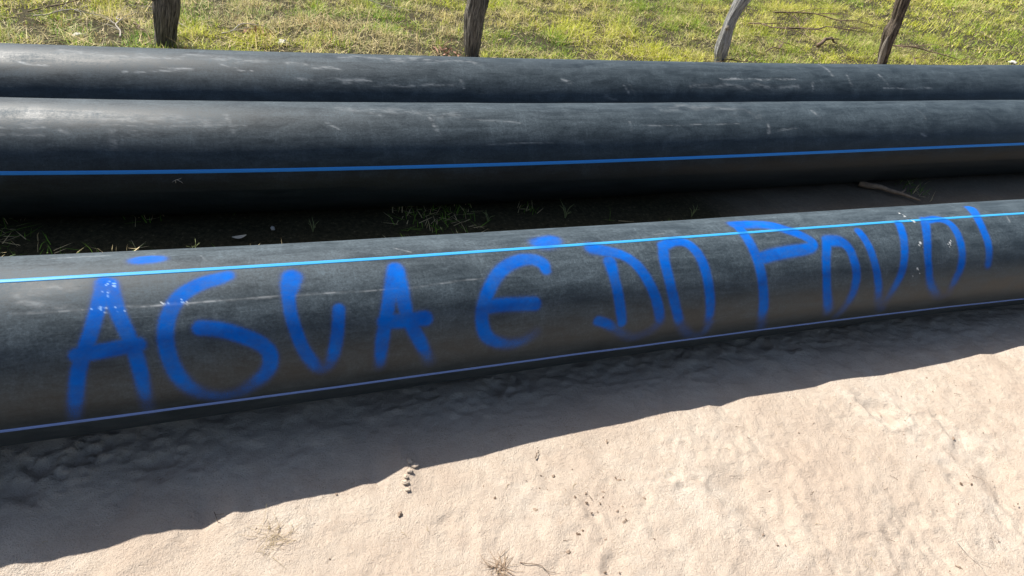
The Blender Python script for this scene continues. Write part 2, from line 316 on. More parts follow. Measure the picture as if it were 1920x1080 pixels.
def plastic_material(name, stripe=None, seed=0, dust=1.0):
    b = NB(name); uv = b.n('UVMap').outputs[0]
    off = b.n('Mapping'); off.inputs['Location'].default_value = (seed*13.7, seed*3.1, seed); b.l(uv, off.inputs[0]); uv = off.outputs[0]
    streak = b.noise(b.mapping(uv, (1.4, 9, 1)), 2.4, 8, 0.68, 0.8)
    cloud = b.noise(b.mapping(uv, (3.2, 4.5, 1)), 2.2, 9, 0.70, 0.7)
    fine = b.noise(b.mapping(uv, (26, 34, 1)), 3.0, 6, 0.75)
    grain = b.noise(uv, 420, 3, 0.7)
    scr = b.noise(b.mapping(uv, (2.5, 120, 1)), 3.0, 3, 0.6, 0.4)
    scratch = b.ramp(scr, [(0.66, 0.0), (0.72, 1.0)])
    rub = b.noise(b.mapping(uv, (26, 5, 1)), 2.2, 4, 0.62, 1.2)     # vertical wipe marks
    rubm = b.math('MULTIPLY', b.ramp(rub, [(0.50, 0.0), (0.68, 1.0)]), b.ramp(cloud, [(0.42, 0.0), (0.60, 1.0)]))
    if stripe: plastic = stripe
    else: plastic = (0.0050, 0.0095, 0.0125)
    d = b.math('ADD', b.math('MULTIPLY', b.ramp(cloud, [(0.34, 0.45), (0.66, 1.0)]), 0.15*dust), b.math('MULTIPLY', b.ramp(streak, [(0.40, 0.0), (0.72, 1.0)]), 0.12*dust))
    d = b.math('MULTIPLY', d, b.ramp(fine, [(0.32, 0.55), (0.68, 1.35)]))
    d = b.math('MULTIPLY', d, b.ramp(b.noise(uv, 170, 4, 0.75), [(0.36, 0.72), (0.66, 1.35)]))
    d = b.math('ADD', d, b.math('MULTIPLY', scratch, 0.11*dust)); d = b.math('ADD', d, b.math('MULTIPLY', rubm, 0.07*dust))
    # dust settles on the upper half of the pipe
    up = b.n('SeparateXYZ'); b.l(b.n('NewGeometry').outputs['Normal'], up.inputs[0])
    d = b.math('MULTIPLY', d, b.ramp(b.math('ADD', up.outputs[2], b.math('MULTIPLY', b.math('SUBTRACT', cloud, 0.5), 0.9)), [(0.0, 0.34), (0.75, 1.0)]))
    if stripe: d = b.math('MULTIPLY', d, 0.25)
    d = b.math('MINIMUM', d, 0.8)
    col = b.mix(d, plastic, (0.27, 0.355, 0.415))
    sc = b.math('MINIMUM', b.math('MULTIPLY', b.attr('scuff_terminator').outputs['Fac'], 0.60), 0.8); col = b.mix(sc, col, (0.46, 0.48, 0.49))
    pa = b.attr('paint').outputs['Fac']
    sp = b.noise(uv, 330, 5, 0.75)
    pe = b.math('ADD', pa, b.math('MULTIPLY', b.math('SUBTRACT', sp, 0.5), 1.0))
    patchy = b.ramp(b.noise(b.mapping(uv, (5, 6, 1)), 3, 8, 0.72), [(0.38, 0.70), (0.60, 1.0)])
    pf = b.math('MULTIPLY', b.ramp(b.math('MULTIPLY', pe, b.ramp(pa, [(0.0, 0.0), (0.12, 1.0)])), [(0.03, 0.0), (0.30, 0.25), (0.80, 1.0)]), patchy)
    if stripe: pf = b.math('MULTIPLY', pf, 0.72)
    pcol = b.ramp(cloud, [(0.35, (0.0003, 0.092, 0.46)), (0.65, (0.0008, 0.135, 0.58))])
    pcol = b.mix(b.ramp(pf, [(0.08, 0.0), (0.5, 1.0)]), (0.05, 0.075, 0.21), pcol)
    col = b.mix(pf, col, pcol)
    wh = b.attr('fleck_glint').outputs['Fac']; col = b.mix(wh, col, b.mix(pf, (0.70, 0.72, 0.72), (0.22, 0.45, 0.85)))
    b.l(col, b.p.inputs['Base Color'])
    ro = b.math('ADD', b.math('MULTIPLY', d, 1.3), b.math('ADD', 0.32, b.math('MULTIPLY', cloud, 0.12)))
    ro = b.math('MINIMUM', b.math('ADD', ro, b.math('MULTIPLY', pf, 0.15)), 0.85); b.l(ro, b.p.inputs['Roughness'])
    b.l(b.math('SUBTRACT', 0.36, b.math('MULTIPLY', pf, 0.28)), b.p.inputs['Specular IOR Level'])
    h = b.math('ADD', b.math('MULTIPLY', grain, 0.15), b.math('ADD', b.math('MULTIPLY', scratch, -0.5), b.math('MULTIPLY', fine, 0.5)))
    b.l(b.bump(h, 0.35, 0.0012), b.p.inputs['Normal']); return b.m

FLECKS_GLINTS = [(2.591, 1.363, 0.0056), (2.575, 1.519, 0.0034), (2.556, 0.934, 0.0055), (2.712, 0.892, 0.0045), (2.518, 0.516, 0.0044), (2.569, 1.615, 0.0034), (-0.388, 1.162, 0.0013), (-0.365, 1.306, 0.0013), (-0.367, 1.25, 0.0013), (-0.409, 1.211, 0.0013), (-0.379, 1.135, 0.0013), (-0.381, 1.114, 0.0013), (-0.38, 1.281, 0.0013), (-0.381, 1.124, 0.0013), (-0.375, 1.18, 0.0013), (-0.368, 1.278, 0.0013), (-0.362, 1.101, 0.0013), (-0.384, 1.26, 0.0013), (-0.379, 1.206, 0.0013), (-0.368, 1.25, 0.0013), (-0.364, 1.248, 0.0013), (-0.41, 1.227, 0.0013), (-0.38, 1.173, 0.0013), (-0.375, 1.164, 0.0013), (-0.403, 1.289, 0.0013), (-0.363, 1.235, 0.0013), (-0.374, 1.275, 0.0013), (-0.377, 1.312, 0.0013), (-0.389, 1.194, 0.0013), (-0.389, 1.113, 0.0013), (-0.383, 1.32, 0.0013), (-0.399, 1.115, 0.0013), (-0.361, 0.944, 0.0015), (-0.416, 0.999, 0.0015), (-0.343, 0.948, 0.0015), (-0.386, 0.955, 0.0015), (-0.37, 0.955, 0.0015), (-0.395, 0.997, 0.0015), (-0.383, 0.994, 0.0015), (-0.388, 0.955, 0.0015), (-0.392, 1.005, 0.0015), (-0.414, 1.004, 0.0015), (-0.357, 0.973, 0.0015), (-0.395, 1.001, 0.0015), (-0.342, 0.964, 0.0015), (-0.401, 1.007, 0.0015), (-0.413, 1.004, 0.0015), (-0.365, 0.988, 0.0015), (-0.254, 0.991, 0.0015), (-0.242, 0.969, 0.0015), (-0.25, 0.99, 0.0015), (-0.212, 1.004, 0.0015), (-0.2, 1.001, 0.0015), (-0.243, 0.997, 0.0015), (-0.254, 0.993, 0.0015), (-0.242, 0.974, 0.0015), (-0.209, 0.998, 0.0015), (-0.255, 1.004, 0.0015), (-0.242, 1.005, 0.0015), (-0.243, 0.974, 0.0015)]
SCUFFS_TERMINATOR = {0:[(-0.584,1.012,-0.411,0.996,0.0025,0.7),(-0.411,0.996,-0.21,0.979,0.0033,0.9),(-0.21,0.979,0.056,0.973,0.0028,0.8),(0.056,0.973,0.216,0.957,0.003,0.7),(0.216,0.957,0.404,0.943,0.0023,0.5),(0.404,0.943,0.654,0.988,0.0024,0.5),(-0.514,1.827,-0.382,1.826,0.0035,0.7),(-0.565,1.118,-0.445,1.002,0.009,0.4),(-0.158,1.686,-0.144,1.561,0.0022,0.5),(0.392,1.593,0.442,1.476,0.0025,0.6),(1.352,1.501,1.393,1.513,0.0029,0.8),(3.109,1.408,3.092,1.208,0.0035,0.6),(-0.566,1.176,-0.46,1.269,0.0168,0.3)],1:[(-0.903,0.93,-0.731,0.942,0.0042,0.5),(-0.533,0.983,0.015,1.001,0.0027,0.45),(-0.681,0.897,-0.647,0.831,0.0064,0.5),(-0.067,1.244,-0.04,0.893,0.0103,0.5),(0.349,1.062,0.392,0.943,0.0059,0.7),(0.547,1.336,0.59,1.215,0.011,0.45),(0.812,1.186,0.841,0.772,0.0087,0.6),(0.99,1.156,1.25,1.011,0.0051,0.4),(1.061,0.605,1.416,0.6,0.0025,0.5),(1.847,1.009,1.838,0.823,0.0041,0.9),(1.903,0.928,2.513,0.936,0.0034,0.5),(2.699,0.92,2.688,0.693,0.0074,0.9),(2.749,0.749,2.88,0.8,0.0059,0.5),(3.048,1.272,3.074,1.062,0.0092,0.7),(3.847,1.274,3.877,0.927,0.0049,0.6),(3.811,0.592,3.846,0.512,0.0081,0.5),(-0.798,1.183,-0.417,1.217,0.0362,0.3),(-0.486,0.764,-0.357,0.977,0.0239,0.35),(-0.337,1.101,-0.092,0.944,0.0289,0.25),(0.407,1.427,0.944,1.259,0.0267,0.22),(2.044,1.521,2.656,1.263,0.0285,0.2),(-0.902,0.818,-0.74,0.826,0.0104,0.35)],2:[(-0.955,1.047,-0.801,1.01,0.0059,0.9),(-0.493,0.875,-0.211,0.97,0.0049,0.8),(-0.337,0.989,-0.204,0.98,0.005,0.9),(-0.755,1.368,0.115,1.289,0.022,0.35),(-0.092,1.156,0.001,0.991,0.0064,0.6),(0.001,0.97,0.061,0.977,0.0052,0.9),(0.225,1.175,0.467,1.086,0.0132,0.5),(0.255,0.814,0.616,0.794,0.0079,0.6),(0.483,0.73,1.086,0.695,0.0067,0.5),(1.09,0.849,1.103,0.673,0.0056,0.8),(1.668,0.884,1.712,0.819,0.0089,0.9),(1.916,0.519,1.982,0.45,0.0121,0.4),(2.038,0.768,2.067,0.546,0.0046,0.6),(2.076,0.77,2.103,0.545,0.0046,0.6),(2.686,0.956,3.248,0.955,0.0064,0.8),(3.513,1.589,3.527,1.118,0.0087,0.9),(3.641,1.121,3.649,0.792,0.0069,0.8),(3.351,0.867,3.338,0.626,0.005,0.7),(3.903,1.125,3.951,0.747,0.007,0.7),(3.905,0.705,4.313,0.698,0.0052,0.6),(2.474,0.781,3.232,0.722,0.0142,0.35),(0.481,1.543,1.206,1.367,0.022,0.35)]}
def scuff_terminator_field(k, S, Aa):  # scuffs, plus a bright line painted along the near pipe's sun terminator
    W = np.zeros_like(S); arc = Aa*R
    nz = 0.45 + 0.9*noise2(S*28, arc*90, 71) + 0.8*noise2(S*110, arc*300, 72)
    for s0, a0, s1, a1, hw, v in SCUFFS_TERMINATOR[k]:
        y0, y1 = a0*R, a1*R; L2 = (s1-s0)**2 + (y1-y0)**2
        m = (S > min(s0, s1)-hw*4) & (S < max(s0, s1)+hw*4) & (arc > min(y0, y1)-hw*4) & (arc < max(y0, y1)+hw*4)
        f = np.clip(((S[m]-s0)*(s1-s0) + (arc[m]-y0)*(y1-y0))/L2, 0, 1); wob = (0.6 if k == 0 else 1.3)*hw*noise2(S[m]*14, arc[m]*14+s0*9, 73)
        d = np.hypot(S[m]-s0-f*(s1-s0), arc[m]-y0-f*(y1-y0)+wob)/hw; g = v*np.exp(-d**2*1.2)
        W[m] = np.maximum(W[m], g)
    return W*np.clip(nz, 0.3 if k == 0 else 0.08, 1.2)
def fleck_glint_field(S, Aa):  # white specks, plus sun glints painted into the colour of the A and G
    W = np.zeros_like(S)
    for s, a, r in FLECKS_GLINTS:
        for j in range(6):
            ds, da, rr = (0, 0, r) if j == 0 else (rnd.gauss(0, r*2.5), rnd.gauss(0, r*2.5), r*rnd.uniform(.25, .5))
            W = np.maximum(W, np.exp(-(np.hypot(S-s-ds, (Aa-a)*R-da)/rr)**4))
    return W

def tube_part(name, k, s, a, r, mat, parent, paint=False, close=False):
    S, Aa = np.meshgrid(s, a, indexing='ij')
    wob = 0.0016*noise2(S*1.3, Aa*1.1 + 30*k, 60+k) + 0.0006*noise2(S*5, Aa*3 + 30*k, 64+k)
    rr = r + wob if close else r + wob
    A, T, N, B = pipe_frame(k, s)
    V = A[:, None, :] - N[:, None, :]*(rr*np.cos(Aa))[..., None] + B[:, None, :]*(rr*np.sin(Aa))[..., None]
    n, m = S.shape; idx = np.arange(n*m).reshape(n, m)
    if close: jn = np.concatenate([idx[:, 1:], idx[:, :1]], 1); q = idx
    else: q = idx[:, :-1]; jn = idx[:, 1:]
    F = np.stack([q[:-1], q[1:], jn[1:], jn[:-1]], -1).reshape(-1, 4)[:, ::-1]
    at = {'paint': paint_field(S, Aa).ravel(), 'fleck_glint': fleck_glint_field(S, Aa).ravel()} if paint else {}
    at['scuff_terminator'] = scuff_terminator_field(k, S, Aa).ravel()
    V = V.reshape(-1, 3); UV = np.stack([S, Aa*R], -1).reshape(-1, 2)
    if close:                              # wall thickness: inner bore and the cut ends
        ri = r - 0.024; Vi = (A[:, None, :] - N[:, None, :]*(ri*np.cos(Aa))[..., None] + B[:, None, :]*(ri*np.sin(Aa))[..., None])
        ends = [0, n-1]; steps = list(range(0, n, max(1, n//60))); steps = sorted(set(steps + [n-1]))
        Vin = Vi[steps].reshape(-1, 3); off = len(V); ii = np.arange(len(steps)*m).reshape(len(steps), m) + off
        ij = np.concatenate([ii[:, 1:], ii[:, :1]], 1)
        Fi = np.stack([ii[:-1], ii[1:], ij[1:], ij[:-1]], -1).reshape(-1, 4)
        r0 = np.stack([idx[0], jn[0], ij[0], ii[0]], -1); r1 = np.stack([jn[-1], idx[-1], ii[-1], ij[-1]], -1)
        V = np.concatenate([V, Vin]); F = np.concatenate([F, Fi, r0, r1]); UV = np.concatenate([UV, np.stack([S[steps], Aa[steps]*R], -1).reshape(-1, 2)])
        if at: at = {kk: np.concatenate([v, np.zeros(len(Vin))]) for kk, v in at.items()}
    return mesh_from(name, V, F, mat, parent, uv=UV, attrs=at)

def build_pipe(k, label, group, dust, stripes):
    dense = k == 0
    s = axis_samples([(-5.0, -1.0, 0.1), (-1.0, 3.9, 0.004), (3.9, 9.0, 0.1)]) if dense else axis_samples([(-6.0, -1.6, 0.1), (-1.6, 6.4, 0.012), (6.4, 14.0, 0.1)])
    a = np.concatenate([np.arange(-50, 110, 0.9), np.arange(110, 310, 4.0)]) if dense else np.concatenate([np.arange(-10, 120, 1.0), np.arange(120, 350, 4.0)])
    a = np.radians(a)
    x, y = world(0.0, float(pipe_lat(k, 0.0)))
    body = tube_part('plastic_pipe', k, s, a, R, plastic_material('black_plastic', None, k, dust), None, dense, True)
    tag(body, label, 'pipe', group)
    for a0, a1, a2, wdt, colr in stripes:
        ss = s if dense else s
        half = wdt/2/R
        aa = np.array([-1, -0.9, -0.5, 0, 0.5, 0.9, 1])*half
        S, D = np.meshgrid(ss, aa, indexing='ij'); An = (a0 + a1*S + a2*S**2/10) + D
        rr = R + 0.0016*noise2(S*1.3, An*1.1 + 30*k, 60+k) + 0.0006*noise2(S*5, An*3 + 30*k, 64+k) + np.where(abs(D) > half*0.95, -0.001, 0.0009)
        A, T, N, B = pipe_frame(k, ss)
        V = A[:, None, :] - N[:, None, :]*(rr*np.cos(An))[..., None] + B[:, None, :]*(rr*np.sin(An))[..., None]
        n, m = S.shape; idx = np.arange(n*m).reshape(n, m)
        F = np.stack([idx[:-1, :-1], idx[1:, :-1], idx[1:, 1:], idx[:-1, 1:]], -1).reshape(-1, 4)[:, ::-1]
        at = {'paint': paint_field(S, An).ravel(), 'fleck_glint': fleck_glint_field(S, An).ravel()} if dense else None
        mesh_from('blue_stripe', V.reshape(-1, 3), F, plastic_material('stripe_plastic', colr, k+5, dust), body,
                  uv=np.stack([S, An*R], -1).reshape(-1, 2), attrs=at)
    return body

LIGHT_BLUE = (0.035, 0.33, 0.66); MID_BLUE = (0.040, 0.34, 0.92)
G = 'black water pipes lying side by side'
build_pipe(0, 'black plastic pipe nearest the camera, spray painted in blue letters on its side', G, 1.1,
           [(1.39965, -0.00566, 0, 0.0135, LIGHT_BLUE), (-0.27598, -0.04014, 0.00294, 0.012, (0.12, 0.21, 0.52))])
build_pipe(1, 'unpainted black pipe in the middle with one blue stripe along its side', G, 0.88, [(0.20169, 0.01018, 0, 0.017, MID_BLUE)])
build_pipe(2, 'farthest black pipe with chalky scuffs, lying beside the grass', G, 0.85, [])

# ------------------------------------------------------------------ wooden posts
def wood_material(name, light, dark):
    b = NB(name); uv = b.n('UVMap').outputs[0]
    n1 = b.noise(b.mapping(uv, (14, 2.2, 1)), 4, 7, 0.7, 0.8); n2 = b.noise(b.mapping(uv, (3, 1.6, 1)), 5, 4, 0.6); n3 = b.noise(b.mapping(uv, (60, 5, 1)), 5, 4, 0.7)
    col = b.ramp(n1, [(0.42, dark), (0.50, tuple((a+c)/2.6 for a, c in zip(light, dark))), (0.60, light)])
    col = b.mix(b.ramp(n2, [(0.50, 0.0), (0.64, 0.7)]), col, tuple(c*0.45 for c in dark))
    b.l(col, b.p.inputs['Base Color']); b.p.inputs['Roughness'].default_value = 0.92
    h = b.math('ADD', n1, b.math('MULTIPLY', n3, 0.5)); b.l(b.bump(h, 1.0, 0.02), b.p.inputs['Normal']); return b.m

def catmull(pts, n):
    p = np.array(pts, float); t = np.linspace(0, len(p)-1, n); i = np.minimum(t.astype(int), len(p)-2); f = (t-i)[:, None]
    vm = np.concatenate([[2*p[0]-p[1]], p, [2*p[-1]-p[-2]]]); p0, p1, p2, p3 = vm[i], vm[i+1], vm[i+2], vm[i+3]
    return 0.5*((2*p1)+(-p0+p2)*f+(2*p0-5*p1+4*p2-p3)*f**2+(-p0+3*p1-3*p2+p3)*f**3)

def limb(name, pts, mat, parent, seed, rough=0.16, n=150, m=56, cap=True):
    """a tapered, grooved piece of wood along points (x, y, z, radius)"""
    q = catmull(pts, n); P = q[:, :3]; rad = np.maximum(q[:, 3], 0.002)
    T = np.gradient(P, axis=0); T /= np.linalg.norm(T, axis=1)[:, None]
    ref = np.array([0, 1.0, 0.05]) if abs(T[:, 2]).mean() > 0.5 else np.array([0, 0, 1.0])
    U = np.cross(T, ref); U /= np.linalg.norm(U, axis=1)[:, None]; W = np.cross(U, T)
    th = np.linspace(0, 2*math.pi, m, endpoint=False)
    d = np.concatenate([[0], np.cumsum(np.linalg.norm(np.diff(P, axis=0), axis=1))])
    TH, D = np.meshgrid(th, d); cx, cy = np.cos(TH)*2.0, np.sin(TH)*2.0
    rr = rad[:, None]*(1 + rough*fbm(cx*1.1 + seed*7.3, cy*1.1 + D*3.5, seed, 3) + rough*0.9*noise2(cx*3.2 + 9, cy*3.2 + D*2.0 + seed, seed+3) + rough*0.55*noise2(cx*7, cy*7 + D*9, seed+5))
    V = P[:, None, :] + U[:, None, :]*(rr*np.cos(TH))[..., None] + W[:, None, :]*(rr*np.sin(TH))[..., None]
    idx = np.arange(n*m).reshape(n, m); jn = np.roll(idx, -1, axis=1)
    F = np.stack([idx[:-1], jn[:-1], jn[1:], idx[1:]], -1).reshape(-1, 4)
    V = V.reshape(-1, 3); V = np.concatenate([V, [P[0], P[-1]]]); c0, c1 = n*m, n*m+1
    F = [tuple(int(v) for v in f) for f in F] + [(c0, int(jn[0, j]), int(idx[0, j])) for j in range(m)] + [(c1, int(idx[-1, j]), int(jn[-1, j])) for j in range(m)]
    UV = np.concatenate([np.stack([np.abs(TH/math.pi-1), D], -1).reshape(-1, 2), [[0, 0], [0, d[-1]]]])
    return mesh_from(name, V, F, mat, parent, uv=UV)

def rel(pts, o): return [(p[0]-o[0], p[1]-o[1], p[2]-o[2], p[3]) for p in pts]
def empty(name, loc):
    o = bpy.data.objects.new(name, None); o.empty_display_size = 0.05; o.location = loc; C.objects.link(o); return o

WOOD_DARK = wood_material('dark_bark', (0.46, 0.42, 0.35), (0.05, 0.042, 0.034))
WOOD_GREY = wood_material('weathered_wood', (0.80, 0.82, 0.82), (0.28, 0.27, 0.25))
WOOD_BROWN = wood_material('brown_bark', (0.34, 0.27, 0.20), (0.06, 0.045, 0.035))
WOOD_PALE = wood_material('bare_wood', (0.55, 0.50, 0.43), (0.28, 0.23, 0.18))
PG = 'rough wooden fence posts behind the pipes'

def post(pts, mat, label, seed, rough):
    x, y, z, r = pts[0]; d = np.array(pts[-1][:3]) - np.array(pts[-2][:3]); d /= np.linalg.norm(d); top = np.array(pts[-1][:3])
    allp = [(x, y, z-0.25, r*1.05)] + list(pts)
    k = 0
    while top[2] < z + 1.35:
        k += 1; d = d + np.array([0.03*math.sin(k*2+seed), 0.03*math.cos(k+seed), 0.15]); d /= np.linalg.norm(d); top = top + d*0.2
        allp.append((*top.tolist(), pts[-1][3]*(1-0.03*k)))
    e = empty('fence_post', (x, y, z)); limb('bark_trunk', rel(allp, (x, y, z)), mat, e, seed, rough)
    tag(e, label, 'fence post', PG); return e

p1 = post([(-2.714, 4.647, 0.02, 0.064), (-2.699, 4.647, 0.133, 0.065), (-2.677, 4.647, 0.244, 0.074), (-2.659, 4.647, 0.351, 0.078)], WOOD_DARK,
          'thick upright dark post, leftmost of the four behind the pipes', 3, 0.13)
p2 = post([(-0.625, 5.389, 0.097, 0.053), (-0.633, 5.389, 0.187, 0.059), (-0.636, 5.389, 0.309, 0.073), (-0.637, 5.389, 0.428, 0.076), (-0.625, 5.389, 0.546, 0.075)], WOOD_DARK,
          'brown barked post leaning slightly right, second from the left', 8, 0.13)
p3 = post([(1.48, 6.211, 0.191, 0.043), (1.466, 6.211, 0.301, 0.054), (1.464, 6.211, 0.383, 0.058), (1.463, 6.211, 0.474, 0.050), (1.466, 6.211, 0.563, 0.048), (1.487, 6.211, 0.675, 0.05), (1.508, 6.211, 0.743, 0.056)], WOOD_GREY,
          'silver grey bent post with smooth weathered wood, leaning right', 12, 0.12)
p4 = post([(3.13, 6.831, 0.278, 0.036), (3.107, 6.831, 0.411, 0.045), (3.092, 6.831, 0.507, 0.050), (3.082, 6.831, 0.603, 0.056), (3.09, 6.831, 0.701, 0.044), (3.077, 6.831, 0.793, 0.049), (3.067, 6.831, 0.883, 0.056)], WOOD_BROWN,
          'crooked brown post with a peeled pale strip, rightmost of the four', 21, 0.2)
def stub(parent, name, base, pts, mat, seed):
    b = parent.location; limb(name, rel(pts, b), mat, parent, seed, 0.15, 40, 20)
stub(p1, 'branch_stub', None, [(-2.66, 4.63, 0.33, 0.02), (-2.72, 4.60, 0.36, 0.022), (-2.775, 4.59, 0.40, 0.016), (-2.80, 4.59, 0.43, 0.006)], WOOD_DARK, 5)
stub(p4, 'peeled_strip', None, [(3.095, 6.775, 0.25, 0.018), (3.070, 6.772, 0.40, 0.026), (3.050, 6.765, 0.50, 0.020), (3.045, 6.765, 0.57, 0.006)], WOOD_PALE, 6)
stub(p3, 'pale_knot', None, [(1.440, 6.172, 0.50, 0.010), (1.441, 6.158, 0.515, 0.017), (1.445, 6.165, 0.535, 0.008)], WOOD_PALE, 7)
# ------------------------------------------------------------------ grass field
def blade_material():
    b = NB('grass_blades'); c = b.attr('tint').outputs['Color']
    b.l(c, b.p.inputs['Base Color']); b.p.inputs['Roughness'].default_value = 0.55; b.p.inputs['Specular IOR Level'].default_value = 0.3
    tr = b.n('BsdfTranslucent'); b.l(c, tr.inputs[0]); mx = b.n('MixShader'); mx.inputs[0].default_value = 0.35
    out = b.t.nodes['Material Output']; b.l(b.p.outputs[0], mx.inputs[1]); b.l(tr.outputs[0], mx.inputs[2]); b.l(mx.outputs[0], out.inputs[0]); return b.m
BLADE = blade_material()
GREEN = np.array([0.19, 0.38, 0.04]); YEL = np.array([0.68, 0.70, 0.10]); STRAW = np.array([0.85, 0.70, 0.40]); BROWN = np.array([0.42, 0.22, 0.11]); DARK = np.array([0.045, 0.085, 0.022])

def blades(s, l, h, wdt, flat, tint, rg, lift=0.0):
    """arrays of blades as two-segment strips (5 vertices, 3 triangles)"""
    n = len(s); x, y = world(s, l); z = ground(s, l) - 0.004 + lift
    az = rg.uniform(0, 2*np.pi, n); tilt = np.clip(np.abs(rg.normal(0.45, 0.3, n)), 0.02, 1.35); tilt = np.where(flat, rg.uniform(1.25, 1.5, n), tilt)
    bend = rg.uniform(0.1, 0.7, n)*(~flat)
    fa = az + rg.normal(np.pi/2, 0.5, n)
    wx, wy = np.cos(fa)*wdt/2, np.sin(fa)*wdt/2
    d1 = np.stack([np.cos(az)*np.sin(tilt), np.sin(az)*np.sin(tilt), np.cos(tilt)], -1)
    t2 = np.minimum(tilt+bend, 1.6); d2 = np.stack([np.cos(az)*np.sin(t2), np.sin(az)*np.sin(t2), np.cos(t2)], -1)
    b0 = np.stack([x, y, z + np.where(flat, rg.uniform(0.005, 0.035, n), 0)], -1); W = np.stack([wx, wy, 0*wx], -1)
    m = b0 + d1*(h*0.55)[:, None]; t = m + d2*(h*0.45)[:, None]
    V = np.stack([b0-W, b0+W, m+W*0.75, m-W*0.75, t], 1).reshape(-1, 3)
    k = np.arange(n)[:, None]*5
    F = np.concatenate([k+[0, 1, 2], k+[0, 2, 3], k+[3, 2, 4]])
    col = np.repeat(np.concatenate([tint, np.ones((n, 1))], 1), 5, axis=0)
    return V, F, col

def grass_tint(s, l, rg):
    n = len(s); g = fbm(s*0.9, l*0.9, 101, 4); d = fbm(s*2.3 + 40, l*2.3, 131, 4); e = fbm(s*5, l*5, 151, 3)
    k = sstep(-0.30, 0.42, g - 0.02 + 0.35*rg.normal(0, 1, n)*0.6 + 0.0*s)[:, None]
    c = YEL*(1-k) + GREEN*k
    dry = sstep(0.02, 0.40, d + 0.28*rg.normal(0, 1, n))[:, None]; dry = dry*(0.8 - 0.15*sstep(0, 4, s)[:, None]); c = c*(1-dry) + STRAW*dry
    br = (sstep(0.35, 0.6, e) * (rg.random(n) < 0.35))[:, None]; c = c*(1-br) + BROWN*br
    right = sstep(1.5, 6, s)[:, None]*0.3; c = c*(1-right) + YEL*right
    return c*rg.uniform(0.5, 1.3, n)[:, None]

def grass_patch():
    rg = np.random.default_rng(5); Vs, Fs, Cs, off = [], [], [], 0
    zones = [  # s0, s1, l0, l1, blades per square metre, height, width
        (-4.0, 7.5, 4.55, 8.2, 4200, 0.085, 0.0044),
        (1.0, 12.0, 8.2, 11.5, 2200, 0.09, 0.0070),
        (7.5, 16, 4.6, 8.2, 1000, 0.09, 0.0085), (8, 24, 8.2, 20, 330, 0.12, 0.017),
        (-14, 8, 11.5, 20, 110, 0.12, 0.018), (-14, -4, 4.6, 11.5, 160, 0.10, 0.014), (-4, 1, 8.2, 11.5, 450, 0.10, 0.010), (16, 24, 4.6, 8.2, 200, 0.12, 0.018)]
    for s0, s1, l0, l1, den, h, wd in zones:
        n = int((s1-s0)*(l1-l0)*den); s = rg.uniform(s0, s1, n); l = rg.uniform(l0, l1, n)
        clump = fbm(s*6, l*6, 201, 3); bare = fbm(s*1.6 + 7, l*1.6, 211, 4)
        keep = (rg.random(n) < 0.72 + 1.0*clump) & (rg.random(n) < 1.15 - 1.1*np.clip(bare - 0.15, 0, 1)) & (rg.random(n) < sstep(4.65, 5.15, l + 0.2*bare))
        s, l = s[keep], l[keep]; n = len(s); clump = clump[keep]
        hh = h*(0.45 + 1.5*np.clip(clump+0.25, 0, 1)**1.3)*rg.uniform(0.45, 1.3, n); flat = rg.random(n) < 0.34
        hh = np.where(flat, hh*1.4, hh); t = grass_tint(s, l, rg)
        t = np.where((flat & (rg.random(n) < 0.5))[:, None], STRAW*rg.uniform(0.6, 1.15, n)[:, None], t)
        V, F, c = blades(s, l, hh, wd*rg.uniform(0.6, 1.3, n), flat, t, rg); Vs.append(V); Fs.append(F+off); Cs.append(c); off += len(V)
    n = 2600; s = rg.uniform(-4, 9, n); l = rg.uniform(4.8, 8.5, n); keep = fbm(s*1.1 + 3, l*1.4, 401, 3) > 0.0 + 0.035*s; s, l = s[keep], l[keep]; n = len(s)
    V, F, c = blades(s, l, rg.uniform(0.10, 0.34, n), rg.uniform(0.003, 0.006, n), rg.random(n) < 0.75, STRAW*rg.uniform(0.5, 1.1, n)[:, None]*np.array([1, .95, .85]), rg, 0.02); Vs.append(V); Fs.append(F+off); Cs.append(c); off += len(V)
    o = mesh_from('field_grass', np.concatenate(Vs), np.concatenate(Fs), BLADE, smooth=False, attrs={'tint': np.concatenate(Cs)})
    tag(o, 'short yellow green grass mixed with dry straw growing behind the fence posts', 'grass', None, 'stuff')
    # thin grass in the shade between the pipes
    n = 9000; s = rg.uniform(-1.5, 4.5, n); l = rg.uniform(2.15, 3.3, n); den = fbm(s*2.5, l*2.5, 301, 3); k = (den > 0.0 + 0.05*s) & (l > pipe_lat(0, s)+0.3); s, l = s[k], l[k]; n = len(s)
    t = GREEN*rg.uniform(0.5, 1.2, n)[:, None]; dr = rg.random(n) < 0.4; t = np.where(dr[:, None], STRAW*1.0, t)
    V, F, c = blades(s, l, rg.uniform(0.03, 0.10, n), rg.uniform(0.002, 0.005, n), rg.random(n) < 0.55, t, rg)
    o = mesh_from('shade_grass', V, F, BLADE, smooth=False, attrs={'tint': c})
    tag(o, 'sparse thin grass growing in the dark gap between the pipes', 'grass', None, 'stuff')
grass_patch()

